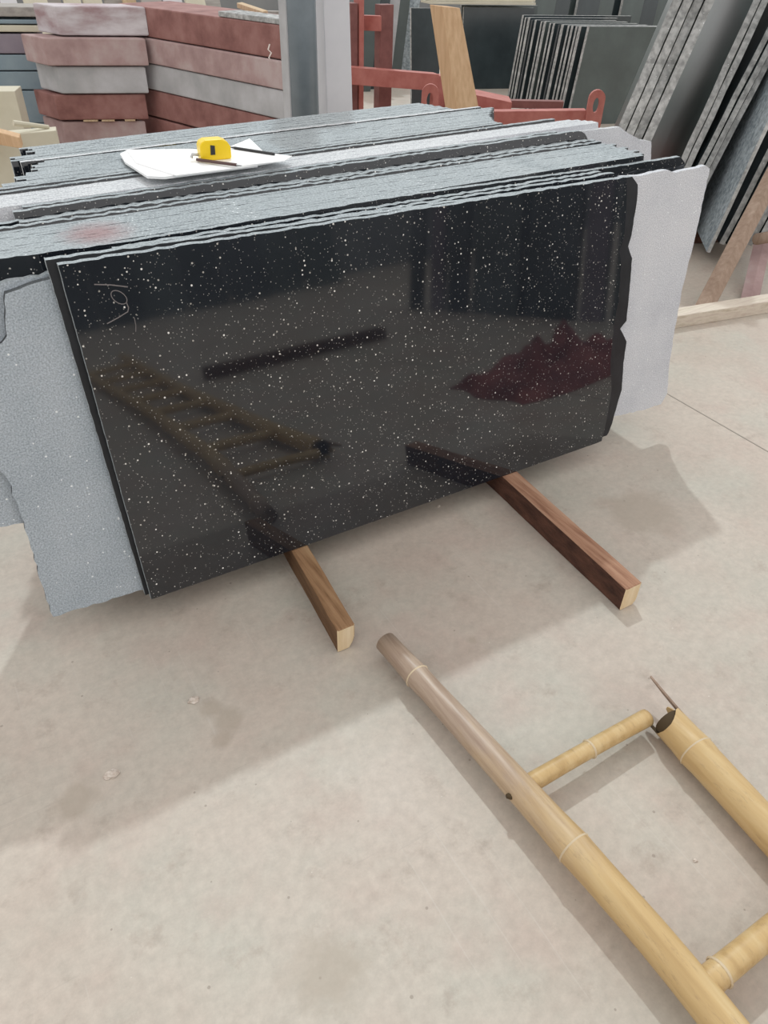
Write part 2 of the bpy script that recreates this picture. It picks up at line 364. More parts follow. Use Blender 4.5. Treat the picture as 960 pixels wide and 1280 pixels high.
for i in range(13):
    e = random.uniform(-.0005, .0005)
    stack_slab('granite_sheet', plain(.17+random.uniform(-.02, .05)+.012*i, 1.71+.055*i/12+.085*(i/12)**2+random.uniform(-.004, .004), .975+e, .994+e, .0004), d, T, BK,
               'slab in the wide grey rear pack under the papers', group='wide rear pack of the stack'); d += T+.0002
stack_slab('granite_sheet', plain(.25, 1.80, .978, .998, .0008), d, T, [M_BLACK, M_LIGHT_EDGE, M_BLACK], 'slab with a bright white top edge line in the rear pack'); d += T+.0008
for i in range(10):
    e = random.uniform(-.0005, .0005)
    stack_slab('granite_sheet', plain(.26+random.uniform(-.03, .05), 1.70-.005*i+random.uniform(-.008, .008), .976+e, .996+e, .0004), d, T, BK,
               'slab in the last grey-edged pack at the back of the stack', group='rearmost pack of the stack'); d += T+.0002
D_END = d

# timbers under the stack
def timber(name, xa, xb, ya, yb, skew, mats, label, wane):
    """squared log along y with a sawn end; profile with a waney lower corner"""
    w = xb-xa; prof = [(0, 0), (w-wane[0], 0), (w-wane[0]*.3, wane[1]*.5), (w, wane[1]), (w, B0), (0, B0)]
    n = len(prof); ys = np.linspace(ya, yb, 24); vs, fs, ix = [], [], []
    for j, y in enumerate(ys):
        for k, (px, pz) in enumerate(prof):
            jx = random.uniform(-.0012, .0012) if 0 < j < 23 else 0
            vs.append((px+jx+skew*(y-ya), y-ya, pz+(random.uniform(-.001, 0) if pz > .05 else 0)))
    for j in range(23):
        for k in range(n):
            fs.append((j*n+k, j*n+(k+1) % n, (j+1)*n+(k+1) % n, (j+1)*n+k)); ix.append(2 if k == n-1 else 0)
    fs += [tuple(range(n)), tuple(range(23*n, 24*n))]; ix += [1, 1]
    o = obj(name, vs, fs, mats, None, ix, loc=(xa, ya, 0)); bevel(o, .002, 1); return tag(o, label, 'timber')
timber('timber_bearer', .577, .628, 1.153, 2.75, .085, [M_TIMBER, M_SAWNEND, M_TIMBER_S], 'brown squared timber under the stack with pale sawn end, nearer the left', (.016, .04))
timber('timber_bearer', 1.345, 1.405, .899, 2.75, .05, [M_TIMBER_R, M_SAWNEND, M_BARK], 'reddish timber under the stack with dark bark side, on the right', (.012, .02))

# papers, tape measure, pencils on the rear pack
ZP = .9865
def sheet(pix, z, t, label, name='paper_sheet'):
    P = [at_z(px, py, z+t) for px, py in pix]; c = np.mean(P, 0); n = len(P)
    vs = [(p[0]-c[0], p[1]-c[1], 0) for p in P]+[(p[0]-c[0], p[1]-c[1], t) for p in P]
    fs = [tuple(range(n)), tuple(range(n, 2*n))]+[(i, (i+1) % n, n+(i+1) % n, n+i) for i in range(n)]
    o = obj(name, vs, fs, M_PAPER, None, loc=(c[0], c[1], z)); return tag(o, label, 'paper', 'papers on the stack')
sheet([(156, 202), (150, 192), (158, 188), (240, 187), (310, 192), (322, 206), (205, 221), (184, 220)], ZP, .006, 'white paper pad at the bottom of the pile on the rear slabs')
sheet([(170, 203), (158, 187), (235, 186), (330, 190), (345, 202), (300, 209), (220, 219)], ZP+.0062, .003, 'white paper sheet lying on the pad beside the tape measure')
sheet([(262, 200), (290, 182), (312, 173), (330, 190), (365, 195), (355, 201), (300, 207)], ZP+.0094, .002, 'white paper with a pointed corner under the tape measure')
ZT = ZP+.0115
def tape():
    p0 = at_z(252, 201, ZT); p1 = at_z(290, 198, ZT); r = empty('tape_measure', tuple(np.array([(p0[0]+p1[0])/2, (p0[1]+p1[1])/2+.015, ZT])))
    a = math.atan2(p1[1]-p0[1], p1[0]-p0[0]); L = float(np.linalg.norm(p1-p0))
    r.rotation_euler = (0, 0, a)
    # body: rounded block lying on its side edge
    pr = [(-.5, 0), (.46, 0), (.5, .1), (.5, .62), (.40, .88), (.22, 1), (-.30, 1), (-.44, .9), (-.5, .7)]
    hgt = .050
    n = len(pr); dp = .042
    vs = [(u*L, -dp/2, h*hgt) for u, h in pr]+[(u*L, dp/2, h*hgt) for u, h in pr]
    fs = [tuple(range(n)), tuple(range(n, 2*n))]+[(i, (i+1) % n, n+(i+1) % n, n+i) for i in range(n)]
    bevel(obj('case', vs, fs, M_YELLOW, r, loc=(0, 0, 0)), .006, 3)
    lab = obj('grip_panel', [(x*L*.5, y, z) for x, y, z in [(-.16, -dp/2-.0012, .014), (.14, -dp/2-.0012, .014), (.16, -dp/2-.0012, .036), (-.12, -dp/2-.0012, .038), (-.16, -dp/2+.001, .014), (.14, -dp/2+.001, .014), (.16, -dp/2+.001, .036), (-.12, -dp/2+.001, .038)]], BF, M_RUBBER, r, loc=(-.1*L, 0, 0))
    obj('blade_hook', *tube([(-.5*L-.022, 0, .006), (-.5*L-.018, 0, .014), (-.5*L, 0, .012)], [.004, .004, .004], 6), M_CHROME, r)
    tag(r, 'yellow tape measure lying on the white papers', 'tape measure')
tape()
def pencil(a, b, r, m, tipm, label):
    A, B = at_z(*a, ZT+r), at_z(*b, ZT+r); e = empty('pencil', tuple(A[:2])+(ZT,)); B = B-A; B = Vector(B)
    obj('barrel', *tube([(0, 0, r), tuple(B*.9+Vector((0, 0, r)))], [r, r], 8), m, e)
    obj('tip', *tube([tuple(B*.9+Vector((0, 0, r))), tuple(B+Vector((0, 0, r)))], [r*.9, r*.35], 8), tipm, e)
    tag(e, label, 'pencil')
pencil((246, 199.5), (302, 207), .0042, M_PENW, M_CHROME, 'dark pen lying in front of the tape measure')
pencil((343, 192.5), (288, 184), .0036, M_RUBBER, M_RUBBER, 'thin dark pencil lying right of the tape measure')

# ================================================================== bamboo ladder on the floor
lad = empty('bamboo_ladder', (.9, -1.2, 0)); tag(lad, 'long bamboo ladder with one broken rail lying on the floor', 'ladder')
LO = np.array([.9, -1.2, 0])
def cane(name, pts, radf, nodes, m, parent, seg=20, cap=True):
    """pts: function t->point; nodes: list of t with a swollen joint"""
    ts = sorted(set(list(np.linspace(0, 1, 70))+[n+e for n in nodes for e in (-.004, -.002, 0, .002, .004) if 0 < n+e < 1]))
    path = [pts(t) for t in ts]
    rad = [radf(t)*(1+.07*sum(math.exp(-((t-n)/.006)**2) for n in nodes)) for t in ts]
    o = obj(name, *tube(path, rad, seg, cap), m, parent, smooth=True)
    for n in nodes:
        p = Vector(pts(n)); dv = (Vector(pts(min(1, n+.003)))-Vector(pts(max(0, n-.003)))).normalized(); r = radf(n)*1.075
        v, f = [], []
        u = dv.cross(Vector((0, 0, 1))).normalized(); w = dv.cross(u)
        for k in range(20):
            a = 2*math.pi*k/20; q = u*math.cos(a)+w*math.sin(a)
            v += [p+q*r*.97-dv*.0028, p+q*(r+.0022), p+q*r*.97+dv*.0028]
        for k in range(20):
            a, b = 3*k, 3*((k+1) % 20); f += [(a, b, b+1, a+1), (a+1, b+1, b+2, a+2)]
        obj('node_ring', v, f, M_NODE, o, smooth=True)
    return o
def rl(t):   # left rail, t=0 far end (near slab)
    y = 1.09-4.6*t; s = max(0, 1.09-y)
    x = .684+.046*min(1, s/.9)+.012*math.sin(s*1.9)-(.0 if y > -.2 else .03*math.sin((y+.2)*1.6))
    return (x-LO[0], y-LO[1], .046+.012*min(1, s/.8)+.01*math.sin(s*1.3))
rail_l = cane('rail', rl, lambda t: .0285+.009*min(1, t*6.5)-.010*t, [.030, .145, .255, .36, .47, .585, .69, .80, .91], M_BAMBOO_D, lad)
def rr(t):
    y = .555-4.35*t; s = .555-y
    return (1.140-.035*min(1, s/.5)-.02*math.sin(s*.8)-LO[0], y-LO[1], .050+.006*math.sin(s*2))
rail_r = cane('rail', rr, lambda t: .040-.010*t, [.022, .135, .25, .37, .48, .60, .71, .82, .93], M_BAMBOO, lad, cap=False)
# broken mouth of the right rail: dark hollow and splinters
m0 = Vector(rr(0)); ax = (Vector(rr(0))-Vector(rr(.02))).normalized()
for k in range(20):
    v_ = rail_r.data.vertices[k]; q = v_.co-m0; up_ = q.z/.04; lf = -q.x/.04
    v_.co -= ax*(.004*random.random()+.038*max(0, min(1, .75*lf+.55*up_-.15)))
obj('hollow', *tube([m0-ax*.075, m0-ax*.052, m0-ax*.03, m0-ax*.004], [.001, .0365, .0375, .034], 18, False), M_HOLLOW, rail_r, smooth=True)
def splinter(a0, a1, ln, slope=.0, m=M_BAMBOO):
    v = []; u = ax.cross(Vector((0, 0, 1))).normalized(); w = u.cross(ax)
    for L_ in (-.02, ln*.55, ln):
        f = 1.0 if L_ < 0 else (.7 if L_ < ln else .25); am, ah = (a0+a1)/2, (a1-a0)/2*f
        for a in (am-ah, am+ah):
            for r in (.040, .0355):
                v.append(m0+ax*L_+(u*math.cos(a)+w*math.sin(a))*r+Vector((0, 0, slope*max(0, L_))))
    fs = []
    for i in (0, 4): fs += [(i, i+2, i+6, i+4), (i+1, i+5, i+7, i+3), (i, i+4, i+5, i+1), (i+2, i+3, i+7, i+6)]
    fs += [(0, 1, 3, 2), (8, 10, 11, 9)]
    obj('splinter', v, fs, m, rail_r)
splinter(.05, .85, .100, .10, M_RACKWOOD); splinter(-.7, .0, .03); splinter(3.6, 4.3, .03, .0, M_HOLLOW); splinter(4.6, 5.4, .02)
for i, y in enumerate([.580, .122, -.42, -.95, -1.48, -2.02, -2.56, -3.1]):
    tl = (1.09-y)/4.6; tr = max(0.0, (.555-y)/4.35); a = Vector(rl(tl)); b = Vector(rr(tr)); 
    if i == 0: b = b+Vector((-.036, .026, -.002))
    r0 = .021 if i == 0 else .0255
    cane('rung', lambda t, a=a, b=b: tuple(a.lerp(b, t)+Vector((0, 0, .004*math.sin(t*3.1)))), lambda t, r0=r0: r0*(1.0-.06*math.sin(t*3.14)), [.52 if i == 0 else .16], M_BAMBOO, lad, 14)
# knot stub on left rail
kp = Vector(rl(.112)); obj('knot', *tube([kp+Vector((-.030, 0, .004)), kp+Vector((-.040, .004, .006))], [.008, .005], 8), M_HOLLOW, rail_l)

# ================================================================== floor crumbs
def crumb(px, py, s, label):
    P = at_z(px, py, 0); bm = bmesh.new(); bmesh.ops.create_icosphere(bm, subdivisions=2, radius=1)
    for v in bm.verts:
        k = random.uniform(.65, 1.15); v.co = Vector((v.co.x*s*1.5*k, v.co.y*s*k, max(-.25, v.co.z)*s*.8*k+s*.2))
    me = bpy.data.meshes.new('crumb'); bm.to_mesh(me); bm.free(); me.materials.append(M_CRUMB)
    o = bpy.data.objects.new('plaster_crumb', me); COL.objects.link(o); o.location = (P[0], P[1], 0); o.rotation_euler.z = random.uniform(0, 3)
    tag(o, label, 'crumb')
crumb(242, 876, .0115, 'beige crumb on shadowed floor below the left slab corner')
crumb(140, 968, .0115, 'beige crumb on floor near the left shadow edge')
crumb(134, 972, .006, 'smaller beige crumb touching the one near the left shadow edge')
crumb(548, 633, .005, 'dark speck of grit on floor under the slab between the timbers')
crumb(869, 1076, .004, 'tiny pale chip on floor inside the ladder')

# ================================================================== background left: piled beams
CR = np.array([1.64, 6.0]); DL = np.array([.94, -.34]); DL = DL/np.linalg.norm(DL); DR = np.array([.30, -.953])
def zc(py): return float(at_plane(190, py, CR, DL)[2])
rows = [(8, 45), (46, 81), (82, 116), (117, 149), (151, 183)]
lab_l = ['whitened mauve bar on top of the left bar pile', 'dusty pink bar second from top of the left pile', 'light grey bar third from top of the left pile',
         'dark mauve bar fourth from top of the left pile', 'mauve bar low in the left pile above shims']
for i, ((a, b), xl, mm, off, lab) in enumerate(zip(rows, [72, 56, 74, 71, 82], [M_RED_W, M_RED_P, M_GREYP, M_RED, M_RED_P], [0, -.05, -.02, 0, .02], lab_l)):
    nrm = np.array([DL[1], -DL[0]])*1.0          # points to camera side (-y)
    if nrm[1] > 0: nrm = -nrm
    base = CR-nrm*off; P = at_plane(xl, (a+b)/2, base, DL); Q = at_plane(184, (a+b)/2, base, DL)
    z1, z0 = zc(a), zc(b); U = np.array([*(Q-P)[:2], 0])
    o = para('stacked_bar', (P[0], P[1], z0), U, (*(-DR*.30), 0), (0, 0, z1-z0-.004), mm, None, .008); tag(o, lab, 'bar', 'bars of the left pile')
# hidden lowest beam carries the pile
P = at_plane(66, 190, CR, DL); Q = at_plane(184, 190, CR, DL)
o = para('stacked_bar', (P[0], P[1], 0), (*(Q-P)[:2], 0), (*(-DR*.3), 0), (0, 0, zc(183)-.003), M_RED_P); tag(o, 'lowest mauve bar of the left pile, hidden by slabs', 'bar', 'bars of the left pile')
for k, (xa, xb) in enumerate([(104, 122), (127, 143), (156, 169)]):
    P = at_plane(xa, 150, CR+nrm*.004, DL); Q = at_plane(xb, 150, CR+nrm*.004, DL)
    o = para('wood_shim', (P[0], P[1], zc(151)), (*(Q-P)[:2], 0), (*(-nrm*.12), 0), (0, 0, zc(149)-zc(151)), M_PALEWOOD, None, 0)
    tag(o, ['pale shim between lower bars of the left pile, leftmost', 'pale shim between lower bars of the left pile, middle', 'pale shim between lower bars of the left pile, rightmost'][k], 'shim')
# right arm of bars coming towards the stack
nr = np.array([-DR[1], DR[0]]); nr = nr if nr[0] > 0 else -nr   # pile extends behind, to +x
lab_r = ['red-brown bar on top of the right arm, with chalk writing', 'dusty red bar second in the right arm', 'long light grey bar in the right arm', 'dark red bar low in the right arm', 'lowest red bar of the right arm, hidden by slabs']
arm = []
for i, ((a, b), mm, off, lab) in enumerate(zip([(8, 47), (47, 80), (80, 114), (114, 149), (150, None)], [M_RED, M_RED_P, M_GREYP, M_RED, M_RED], [.03, 0, .03, .05, .05], lab_r)):
    z1 = zc(a); z0 = 0 if b is None else zc(b)+.002
    p0 = CR+nr*(off*.4+.008)-DR*.33
    o = para('stacked_bar', (p0[0], p0[1], z0), (*(DR*1.82), 0), (*(nr*(.44 if i == 0 else .28)), 0), (0, 0, z1-z0-.004), mm, None, .008); tag(o, lab, 'bar', 'bars of the right arm'); arm.append(o)
# chalk scribble on top beam
pts = [(337, 55), (335, 62), (339, 66), (336, 72), (339, 78), (337, 84)]
PW = [at_plane(px, py, CR+nr*(.02-.002), DR) for px, py in pts]; vs, fs = [], []
lo = np.array(arm[0].location)
for i, p in enumerate(PW):
    for sgn in (-1, 1):
        q = p+np.array([*(DR*.006*sgn), 0]); vs += [q-lo, q-lo+np.array([*(nr*.003), 0])]
    if i: a, b = 4*(i-1), 4*i; fs += [(a, a+2, b+2, b), (a, b, b+1, a+1), (a+2, a+3, b+3, b+2)]
tag(obj('chalk_mark', vs, fs, mat('white_chalk', (.8, .72, .68), .9)[0], arm[0]), 'white chalk scribble')
# stone sheet lying on the arm, board behind, sticks
z = zc(8)+.002
p = at_z(277, 29, z+.05); q = at_z(352, 50, z+.05); r_ = at_z(300, 24, z+.05)
p0 = CR+DR*.80+nr*.022; o = para('stone_offcut', (p0[0], p0[1], z-.004), (*(DR*.60), 0), (*(nr*.17), 0), (0, 0, .028), M_PALE_EDGE); tag(o, 'white topped stone offcut lying on the right arm of bars', 'offcut')
pA = np.array([1.9, 6.75]); 
def yz(px, py, y): return at_y(px, py, y)
a = yz(192, 9, 7.2); b = yz(356, 9, 6.6)
o = para('brown_board', (a[0], a[1], 0), (b[0]-a[0], b[1]-a[1], 0), (.02, .06, 0), (0, 0, a[2]), M_PLANK); tag(o, 'brown-grey board standing behind the right arm of bars', 'board')
a = at_z(296, 5, z+.02); b = at_z(328, 16, z+.02)
o = para('pale_stick', (a[0], a[1], z-.003), (*(b-a)[:2], 0), (.06, .05, 0), (0, 0, .03), M_PALEWOOD); tag(o, 'pale wooden stick lying behind the stone offcut', 'stick')
# blue-grey blocks at far left
BB = CR+(-nrm)*.40
for i, (a, b, xa, xb, mm, lab) in enumerate([(8, 21, -70, 57, M_PLANK, 'grey plank on top of the far left block pile'), (24, 30, -70, 55, M_BLUEP, 'thin blue-grey board near the top of the far left pile'), (31, 40, -70, 58, M_CREAM, 'pale board sandwiched in the far left pile'), (42, 67, -70, 46, M_PURPLE, 'purple-grey block in the far left pile'),
        (68, 88, -70, 58, M_BLUEP, 'blue-grey block, upper of three in the far left pile'), (89, 112, -70, 60, M_BLUEP, 'blue-grey block, middle of three in the far left pile'), (113, 154, -70, 62, M_BLUEP, 'blue-grey block, lowest in sight in the far left pile')]):
    P = at_plane(xa, (a+b)/2, BB, DL); Q = at_plane(xb, (a+b)/2, BB, DL); z1, z0 = [float(at_plane(30, v, BB, DL)[2]) for v in (a, b)]
    o = para('stacked_block', (P[0], P[1], z0), (*(Q-P)[:2], 0), (*(-nrm*.3), 0), (0, 0, z1-z0-.003), mm, None, .006); tag(o, lab, 'block')
    zl = z0
P = at_plane(-70, 160, BB, DL); Q = at_plane(60, 160, BB, DL)
o = para('stacked_block', (P[0], P[1], 0), (*(Q-P)[:2], 0), (*(-nrm*.3), 0), (0, 0, zl-.003), M_BLUEP); tag(o, 'blue-grey block at the foot of the far left pile, hidden', 'block')
BF2 = CR+nrm*.55
P = at_plane(-40, 117, BF2, DL); Q = at_plane(19, 117, BF2, DL); zt = float(P[2]); zb = float(at_plane(0, 127, BF2, DL)[2])
o = para('white_box', (P[0], P[1], 0), (*(Q-P)[:2], 0), (*(-nrm*.2), 0), (0, 0, float(at_plane(0, 114, BF2, DL)[2])), M_CREAM); tag(o, 'cream white crate end by the blue-grey blocks', 'crate')
a = at_y(-40, 168, 4.6); b = at_y(70, 163, 4.6)
o = para('pale_board', (a[0], a[1], 0), (b[0]-a[0], b[1]-a[1], 0), (.02, .10, 0), (0, 0, b[2]), M_CREAM); tag(o, 'pale yellow board standing behind the rear left slabs', 'board')
a = at_y(-30, 158, 4.5); b = at_y(24, 172, 4.3)
o = hexa('timber_end', [a+[0, 0, -.07], b+[0, 0, -.05], b+[.02, .09, -.05], a+[.02, .09, -.07]], [a, b, b+[.02, .09, 0], a+[.02, .09, 0]], M_ORANGEWOOD); tag(o, 'orange-brown timber end poking in at the left', 'timber')
a = at_y(18, 159, 4.62); b = at_y(62, 164, 4.66)
o = obj('pale_stick', *tube([a+[0, 0, .02], b+[0, 0, .02]], [.014, .010], 8), M_CREAM); tag(o, 'thin pale stick lying on the yellow board', 'stick')
# light timber scraps in the far strip
for i in range(11):
    px = -5+i*26+random.uniform(-4, 4); yb = 10.5+random.uniform(-.3, .3); p = at_y(px, -14-random.uniform(0, 8), yb); wdt = random.uniform(.14, .26)
    ln = random.uniform(-.08, .08)
    o = hexa('leaning_plank', [(p[0]-ln, yb-.5, 0), (p[0]-ln+wdt, yb-.5, 0), (p[0]-ln+wdt, yb-.44, 0), (p[0]-ln, yb-.44, 0)],
             [(p[0], yb, p[2]), (p[0]+wdt, yb, p[2]), (p[0]+wdt, yb+.06, p[2]), (p[0], yb+.06, p[2])], random.choice([M_PALEWOOD, M_CREAM, M_PLANK, M_WHITEP]))
    tag(o, 'plank leaning in the far row behind the bar piles', 'plank', 'far row of leaning planks')

# ================================================================== posts behind the stack
r = empty('steel_post', (0, 0, 0)); yP = 3.15
a = at_y(378, 70, yP); rad = .062
r.location = (a[0], yP, 0)
obj('pipe', *tube([(0, 0, 0), (-.004, 0, 2.3)], [rad, rad], 28), M_STEEL, r, smooth=True)
c = at_y(361, 70, yP+.02)
o = box('flange', c[0]-.018, c[0]+.018, yP-.01, yP+.06, 0, 2.3, M_GREYP, r)
o = box('base_plate', a[0]-.13, a[0]+.13, yP-.13, yP+.13, 0, .012, M_STEEL, r)
tag(r, 'blue-grey round steel post behind the stack', 'post')
yB = 3.2; q = [at_y(*p, yB) for p in [(409, 140), (441, 140), (437, 0), (404, 0)]]
def ext(pb, pt, z): t = (z-pb[2])/(pt[2]-pb[2]); return pb+(pt-pb)*t
b0, b1, t0, t1 = ext(q[0], q[3], 0), ext(q[1], q[2], 0), ext(q[0], q[3], 2.2), ext(q[1], q[2], 2.2)
dk = np.array([-.012, .10, 0])
o = hexa('white_board', [b0, b1, b1+dk+[.012, 0, 0], b0+dk], [t0, t1, t1+dk+[.012, 0, 0], t0+dk], M_WHITEP); tag(o, 'white painted square post standing beside the steel post', 'post')

# ================================================================== red steel frame, wedge timber
fr_ = empty('red_steel_frame', (0, 0, 0))
La = at_y(535, 133, 5.75); Ra = at_y(740, 156, 5.0)
fr_.location = ((La[0]+Ra[0])/2, (La[1]+Ra[1])/2, 0); fo = np.array(fr_.location)
fd = (Ra-La); fd[2] = 0; fd = fd/np.linalg.norm(fd); fnn = np.array([fd[1], -fd[0], 0]); fnn = fnn if fnn[1] < 0 else -fnn
PLN = (La[:2], fd[:2])
def fpx(px, py, off=0.0): return at_plane(px, py, PLN[0]-fnn[:2]*off, PLN[1])
def bar(name, pa, pb, h, dpt, m, off=0.0):
    A_, B_ = fpx(*pa, off), fpx(*pb, off); D_ = -fnn*dpt
    return hexa(name, [A_-[0, 0, h], B_-[0, 0, h], B_-[0, 0, h]+D_, A_-[0, 0, h]+D_], [A_, B_, B_+D_, A_+D_], m, fr_)
bar('base_rail', (556, 140), (733, 138), .135, .10, M_FRAME)
bar('base_rail', (560, 124), (705, 127), .06, .08, M_FRAME_D, .55)
bar('cross_bar', (592, 118), (640, 128), .09, .3, M_FRAME, .45)
for (xa, xb, yt, yb) in [(525, 546, 105, 160), (730, 750, 112, 160)]:
    A_ = fpx(xa, yb, -.03); B_ = fpx(xb, yb, -.03); w = float(np.linalg.norm((B_-A_)[:2])); zt = float(fpx((xa+xb)/2, yt, -.03)[2]); z0 = .02
    prof = [(0, 0), (w, 0), (w, zt-z0-w/2)]+[(w/2+w/2*math.cos(t), zt-z0-w/2+w/2*math.sin(t)) for t in np.linspace(.3, 2.84, 8)]+[(0, zt-z0-w/2)]
    hole = [(w/2+w*.19*math.cos(t), zt-z0-w*.85+w*.42*math.sin(t)) for t in np.linspace(0, 2*math.pi, 14, endpoint=False)]
    bm = bmesh.new()
    def loop(pts): 
        vv = [bm.verts.new((p[0], 0, p[1])) for p in pts]; return [bm.edges.new((vv[i], vv[(i+1) % len(vv)])) for i in range(len(vv))]
    e = loop(prof)+loop(hole); bmesh.ops.triangle_fill(bm, use_beauty=True, use_dissolve=False, edges=e)
    g = bmesh.ops.extrude_face_region(bm, geom=bm.faces[:]); bmesh.ops.translate(bm, verts=[v for v in g['geom'] if isinstance(v, bmesh.types.BMVert)], vec=(0, .04, 0))
    bmesh.ops.recalc_face_normals(bm, faces=bm.faces); me = bpy.data.meshes.new('lifting_lug'); bm.to_mesh(me); bm.free(); me.materials.append(M_FRAME)
    o = bpy.data.objects.new('lifting_lug', me); COL.objects.link(o); o.parent = fr_; o.location = (A_[0]-fo[0], A_[1]-fo[1], z0); o.rotation_euler.z = math.atan2(fd[1], fd[0])
for xa in (560, 700):
    A_ = fpx(xa, 150); o = para('foot', (A_[0], A_[1], 0), fd*.12, -fnn*.5, (0, 0, float(A_[2])-.02), M_FRAME_D, fr_)
tag(fr_, 'low red steel frame with two lifting lugs behind the stack', 'frame')
f2 = empty('red_trestle', (0, 0, 0)); yT = 6.4
c = at_y(470, 90, yT); f2.location = (c[0], yT, 0)
def tb_(name, pa, pb, h, dpt, m, y=yT):
    A_, B_ = at_y(*pa, y), at_y(*pb, y-.25)
    return hexa(name, [A_-[0, 0, h], B_-[0, 0, h], B_+[.02, dpt, -h], A_+[.02, dpt, -h]], [A_, B_, B_+[.02, dpt, 0], A_+[.02, dpt, 0]], m, f2)
tb_('top_rail', (438, 84), (549, 93), .13, .12, M_FRAME)
for (xa, xb, yt, m_) in [(439, 447, 4, M_FRAME_D), (449, 455, -5, M_FRAME), (475, 491, 6, M_FRAME_D)]:
    A_ = at_y(xa, 60, yT+.15); B_ = at_y(xb, 60, yT+.15); zt = float(at_y(xa, yt, yT+.15)[2])
    para('upright', (A_[0], yT+.15, 0), (B_[0]-A_[0], 0, 0), (0, .1, 0), (0, 0, zt), m_, f2)
tb_('cross_rail', (448, 19), (477, 20), .11, .06, M_FRAME, yT+.30)
for xa in (548, ):
    A_ = at_y(547, 100, yT-.25); B_ = at_y(562, 100, yT-.25); para('upright', (A_[0], yT-.24, 0), (B_[0]-A_[0], 0, 0), (0, .1, 0), (0, 0, float(A_[2])+.03), M_FRAME, f2)
tag(f2, 'tall red-brown steel trestle with uprights and a top rail', 'trestle')
# leaning wedge timber
yW = 4.0; q = [at_y(*p, yW) for p in [(598, 135), (568, 135), (553, 8), (574, 8)]]
zt = .95
ta, tb2 = at_y(553, 8, yW+.1), at_y(575, 10, yW+.1); ba, bb = at_y(572, 140, yW-.05), at_y(599, 138, yW-.05)
ba, bb = ext(ba, ta, 0), ext(bb, tb2, 0)
dd = np.array([0, .13, 0])
o = hexa('leaning_timber', [ba, bb, bb+dd, ba+dd], [ta, tb2, tb2+dd, ta+dd], M_ORANGEWOOD); tag(o, 'thick pale orange timber leaning behind the stack', 'timber')

# ================================================================== slab racks further back
def free_slab(name, P0, U, up, t, nvec, mats, label, group=None, cat='granite', amp=0.0):
    """slab from its bottom front corner, edge vectors U (length) and up (height), thickness t along nvec"""
    P0, U, up, nvec = (np.array(v, float) for v in (P0, U, up, nvec)); nv = nvec*t
    if amp:
        n = 12; L = []
        for i in range(n): L.append(P0+U*(i/n))
        for i in range(n): L.append(P0+U+up*(i/n)+U/np.linalg.norm(U)*random.uniform(-amp, amp))
        for i in range(n): L.append(P0+U+up-U*(i/n)+up/np.linalg.norm(up)*random.uniform(-amp, amp))
        for i in range(n): L.append(P0+up-up*(i/n)+U/np.linalg.norm(U)*random.uniform(-amp, amp))
    else: L = [P0, P0+U, P0+U+up, P0+up]
    n = len(L); vs = [p-P0 for p in L]+[p+nv-P0 for p in L]
    fs = [tuple(range(n)), tuple(range(2*n-1, n-1, -1))]+[(i, (i+1) % n, n+(i+1) % n, n+i) for i in range(n)]
    o = obj(name, vs, fs, mats, None, [0, 0]+[1]*n, loc=tuple(P0)); return tag(o, label, cat, group)
DU = np.array([.95, -.31, 0]); DU /= np.linalg.norm(DU); DV = np.array([.12, .99, 0])
def rack_slab(px, py, y, length, label, m, em, z0=.0, t=.03, lean=(.05, -.06), group=None, amp=.0):
    """(px,py): top left front corner at depth y"""
    tp = at_y(px, py, y); up = np.array([lean[0]*tp[2], lean[1]*tp[2], tp[2]-z0]); P0 = tp-up
    return free_slab('granite_sheet', P0, DU*length, up, t, DV, [m, em], label, group, amp=amp)
# rack with many slab edges
seq = [(737, 33, 6.05, .95, M_TEAL), (727, 33, 6.16, .9, M_DARK), (717, 32, 6.30, .9, M_DARK), (705, 31, 6.45, .9, M_DARK), (694, 29, 6.62, .9, M_DARK), (683, 27, 6.80, .9, M_TEAL), (671, 25, 7.0, .9, M_DARK), (663, 22, 7.16, 1.0, M_DARK), (655, 19, 7.32, 1.25, M_DARK)]
labs = ['dark green slab facing the camera beside the right red lug', 'second', 'third', 'fourth', 'fifth', 'sixth', 'seventh', 'eighth', 'rearmost and tallest slab of the row behind the right lug']
for i, (px, py, y, ln, m_) in enumerate(seq):
    lab = labs[i] if i in (0, 8) else 'dark slab with pale edge, %s from the front in the row behind the right lug' % labs[i]
    rack_slab(px, py, y, ln, lab, m_, M_PALE_EDGE, t=.045 if i % 2 else .035)
    if 0 < i < 8: rack_slab(px-5, py, y+.075, ln-.03, 'thin slab tucked behind the %s slab in the row behind the right lug' % labs[i], M_DARK, M_PALE_EDGE if i % 3 else M_EDGE_D, t=.028)
# black slabs left of it
rack_slab(580, 9, 8.3, .86, 'large black slab facing the camera right of the leaning timber', M_DARK, M_PALE_EDGE, lean=(0, .1))
rack_slab(577, 6, 8.5, .95, 'thin pale-edged slab right behind the large black slab', M_TEAL, M_PALE_EDGE, lean=(0, .1))
rack_slab(514, 10, 7.5, .30, 'narrow black slab left of the leaning timber', M_DARK, M_PALE_EDGE, lean=(0, .1))
for i in range(3):
    p = at_y(538, 5-i*4, 8.3+.05*i); o = para('wood_batten', (p[0], p[1], p[2]), DU*1.25, DV*.25, (0, 0, .022), M_CREAM, None, 0)
    o.location.z = p[2]+.0; tag(o, ['lowest pale batten laid on top of the black slabs', 'middle pale batten laid on top of the black slabs', 'top pale batten laid on the black slabs'][i], 'batten')
for i in range(9):
    px = 672+i*19; rack_slab(px, -30, 9.2+.1*(i % 3), .32, 'dark slab standing in the far row at the top', M_DARK if i % 2 else M_TEAL, M_PALE_EDGE, lean=(.1, .05), group='far row of standing slabs', t=.05)
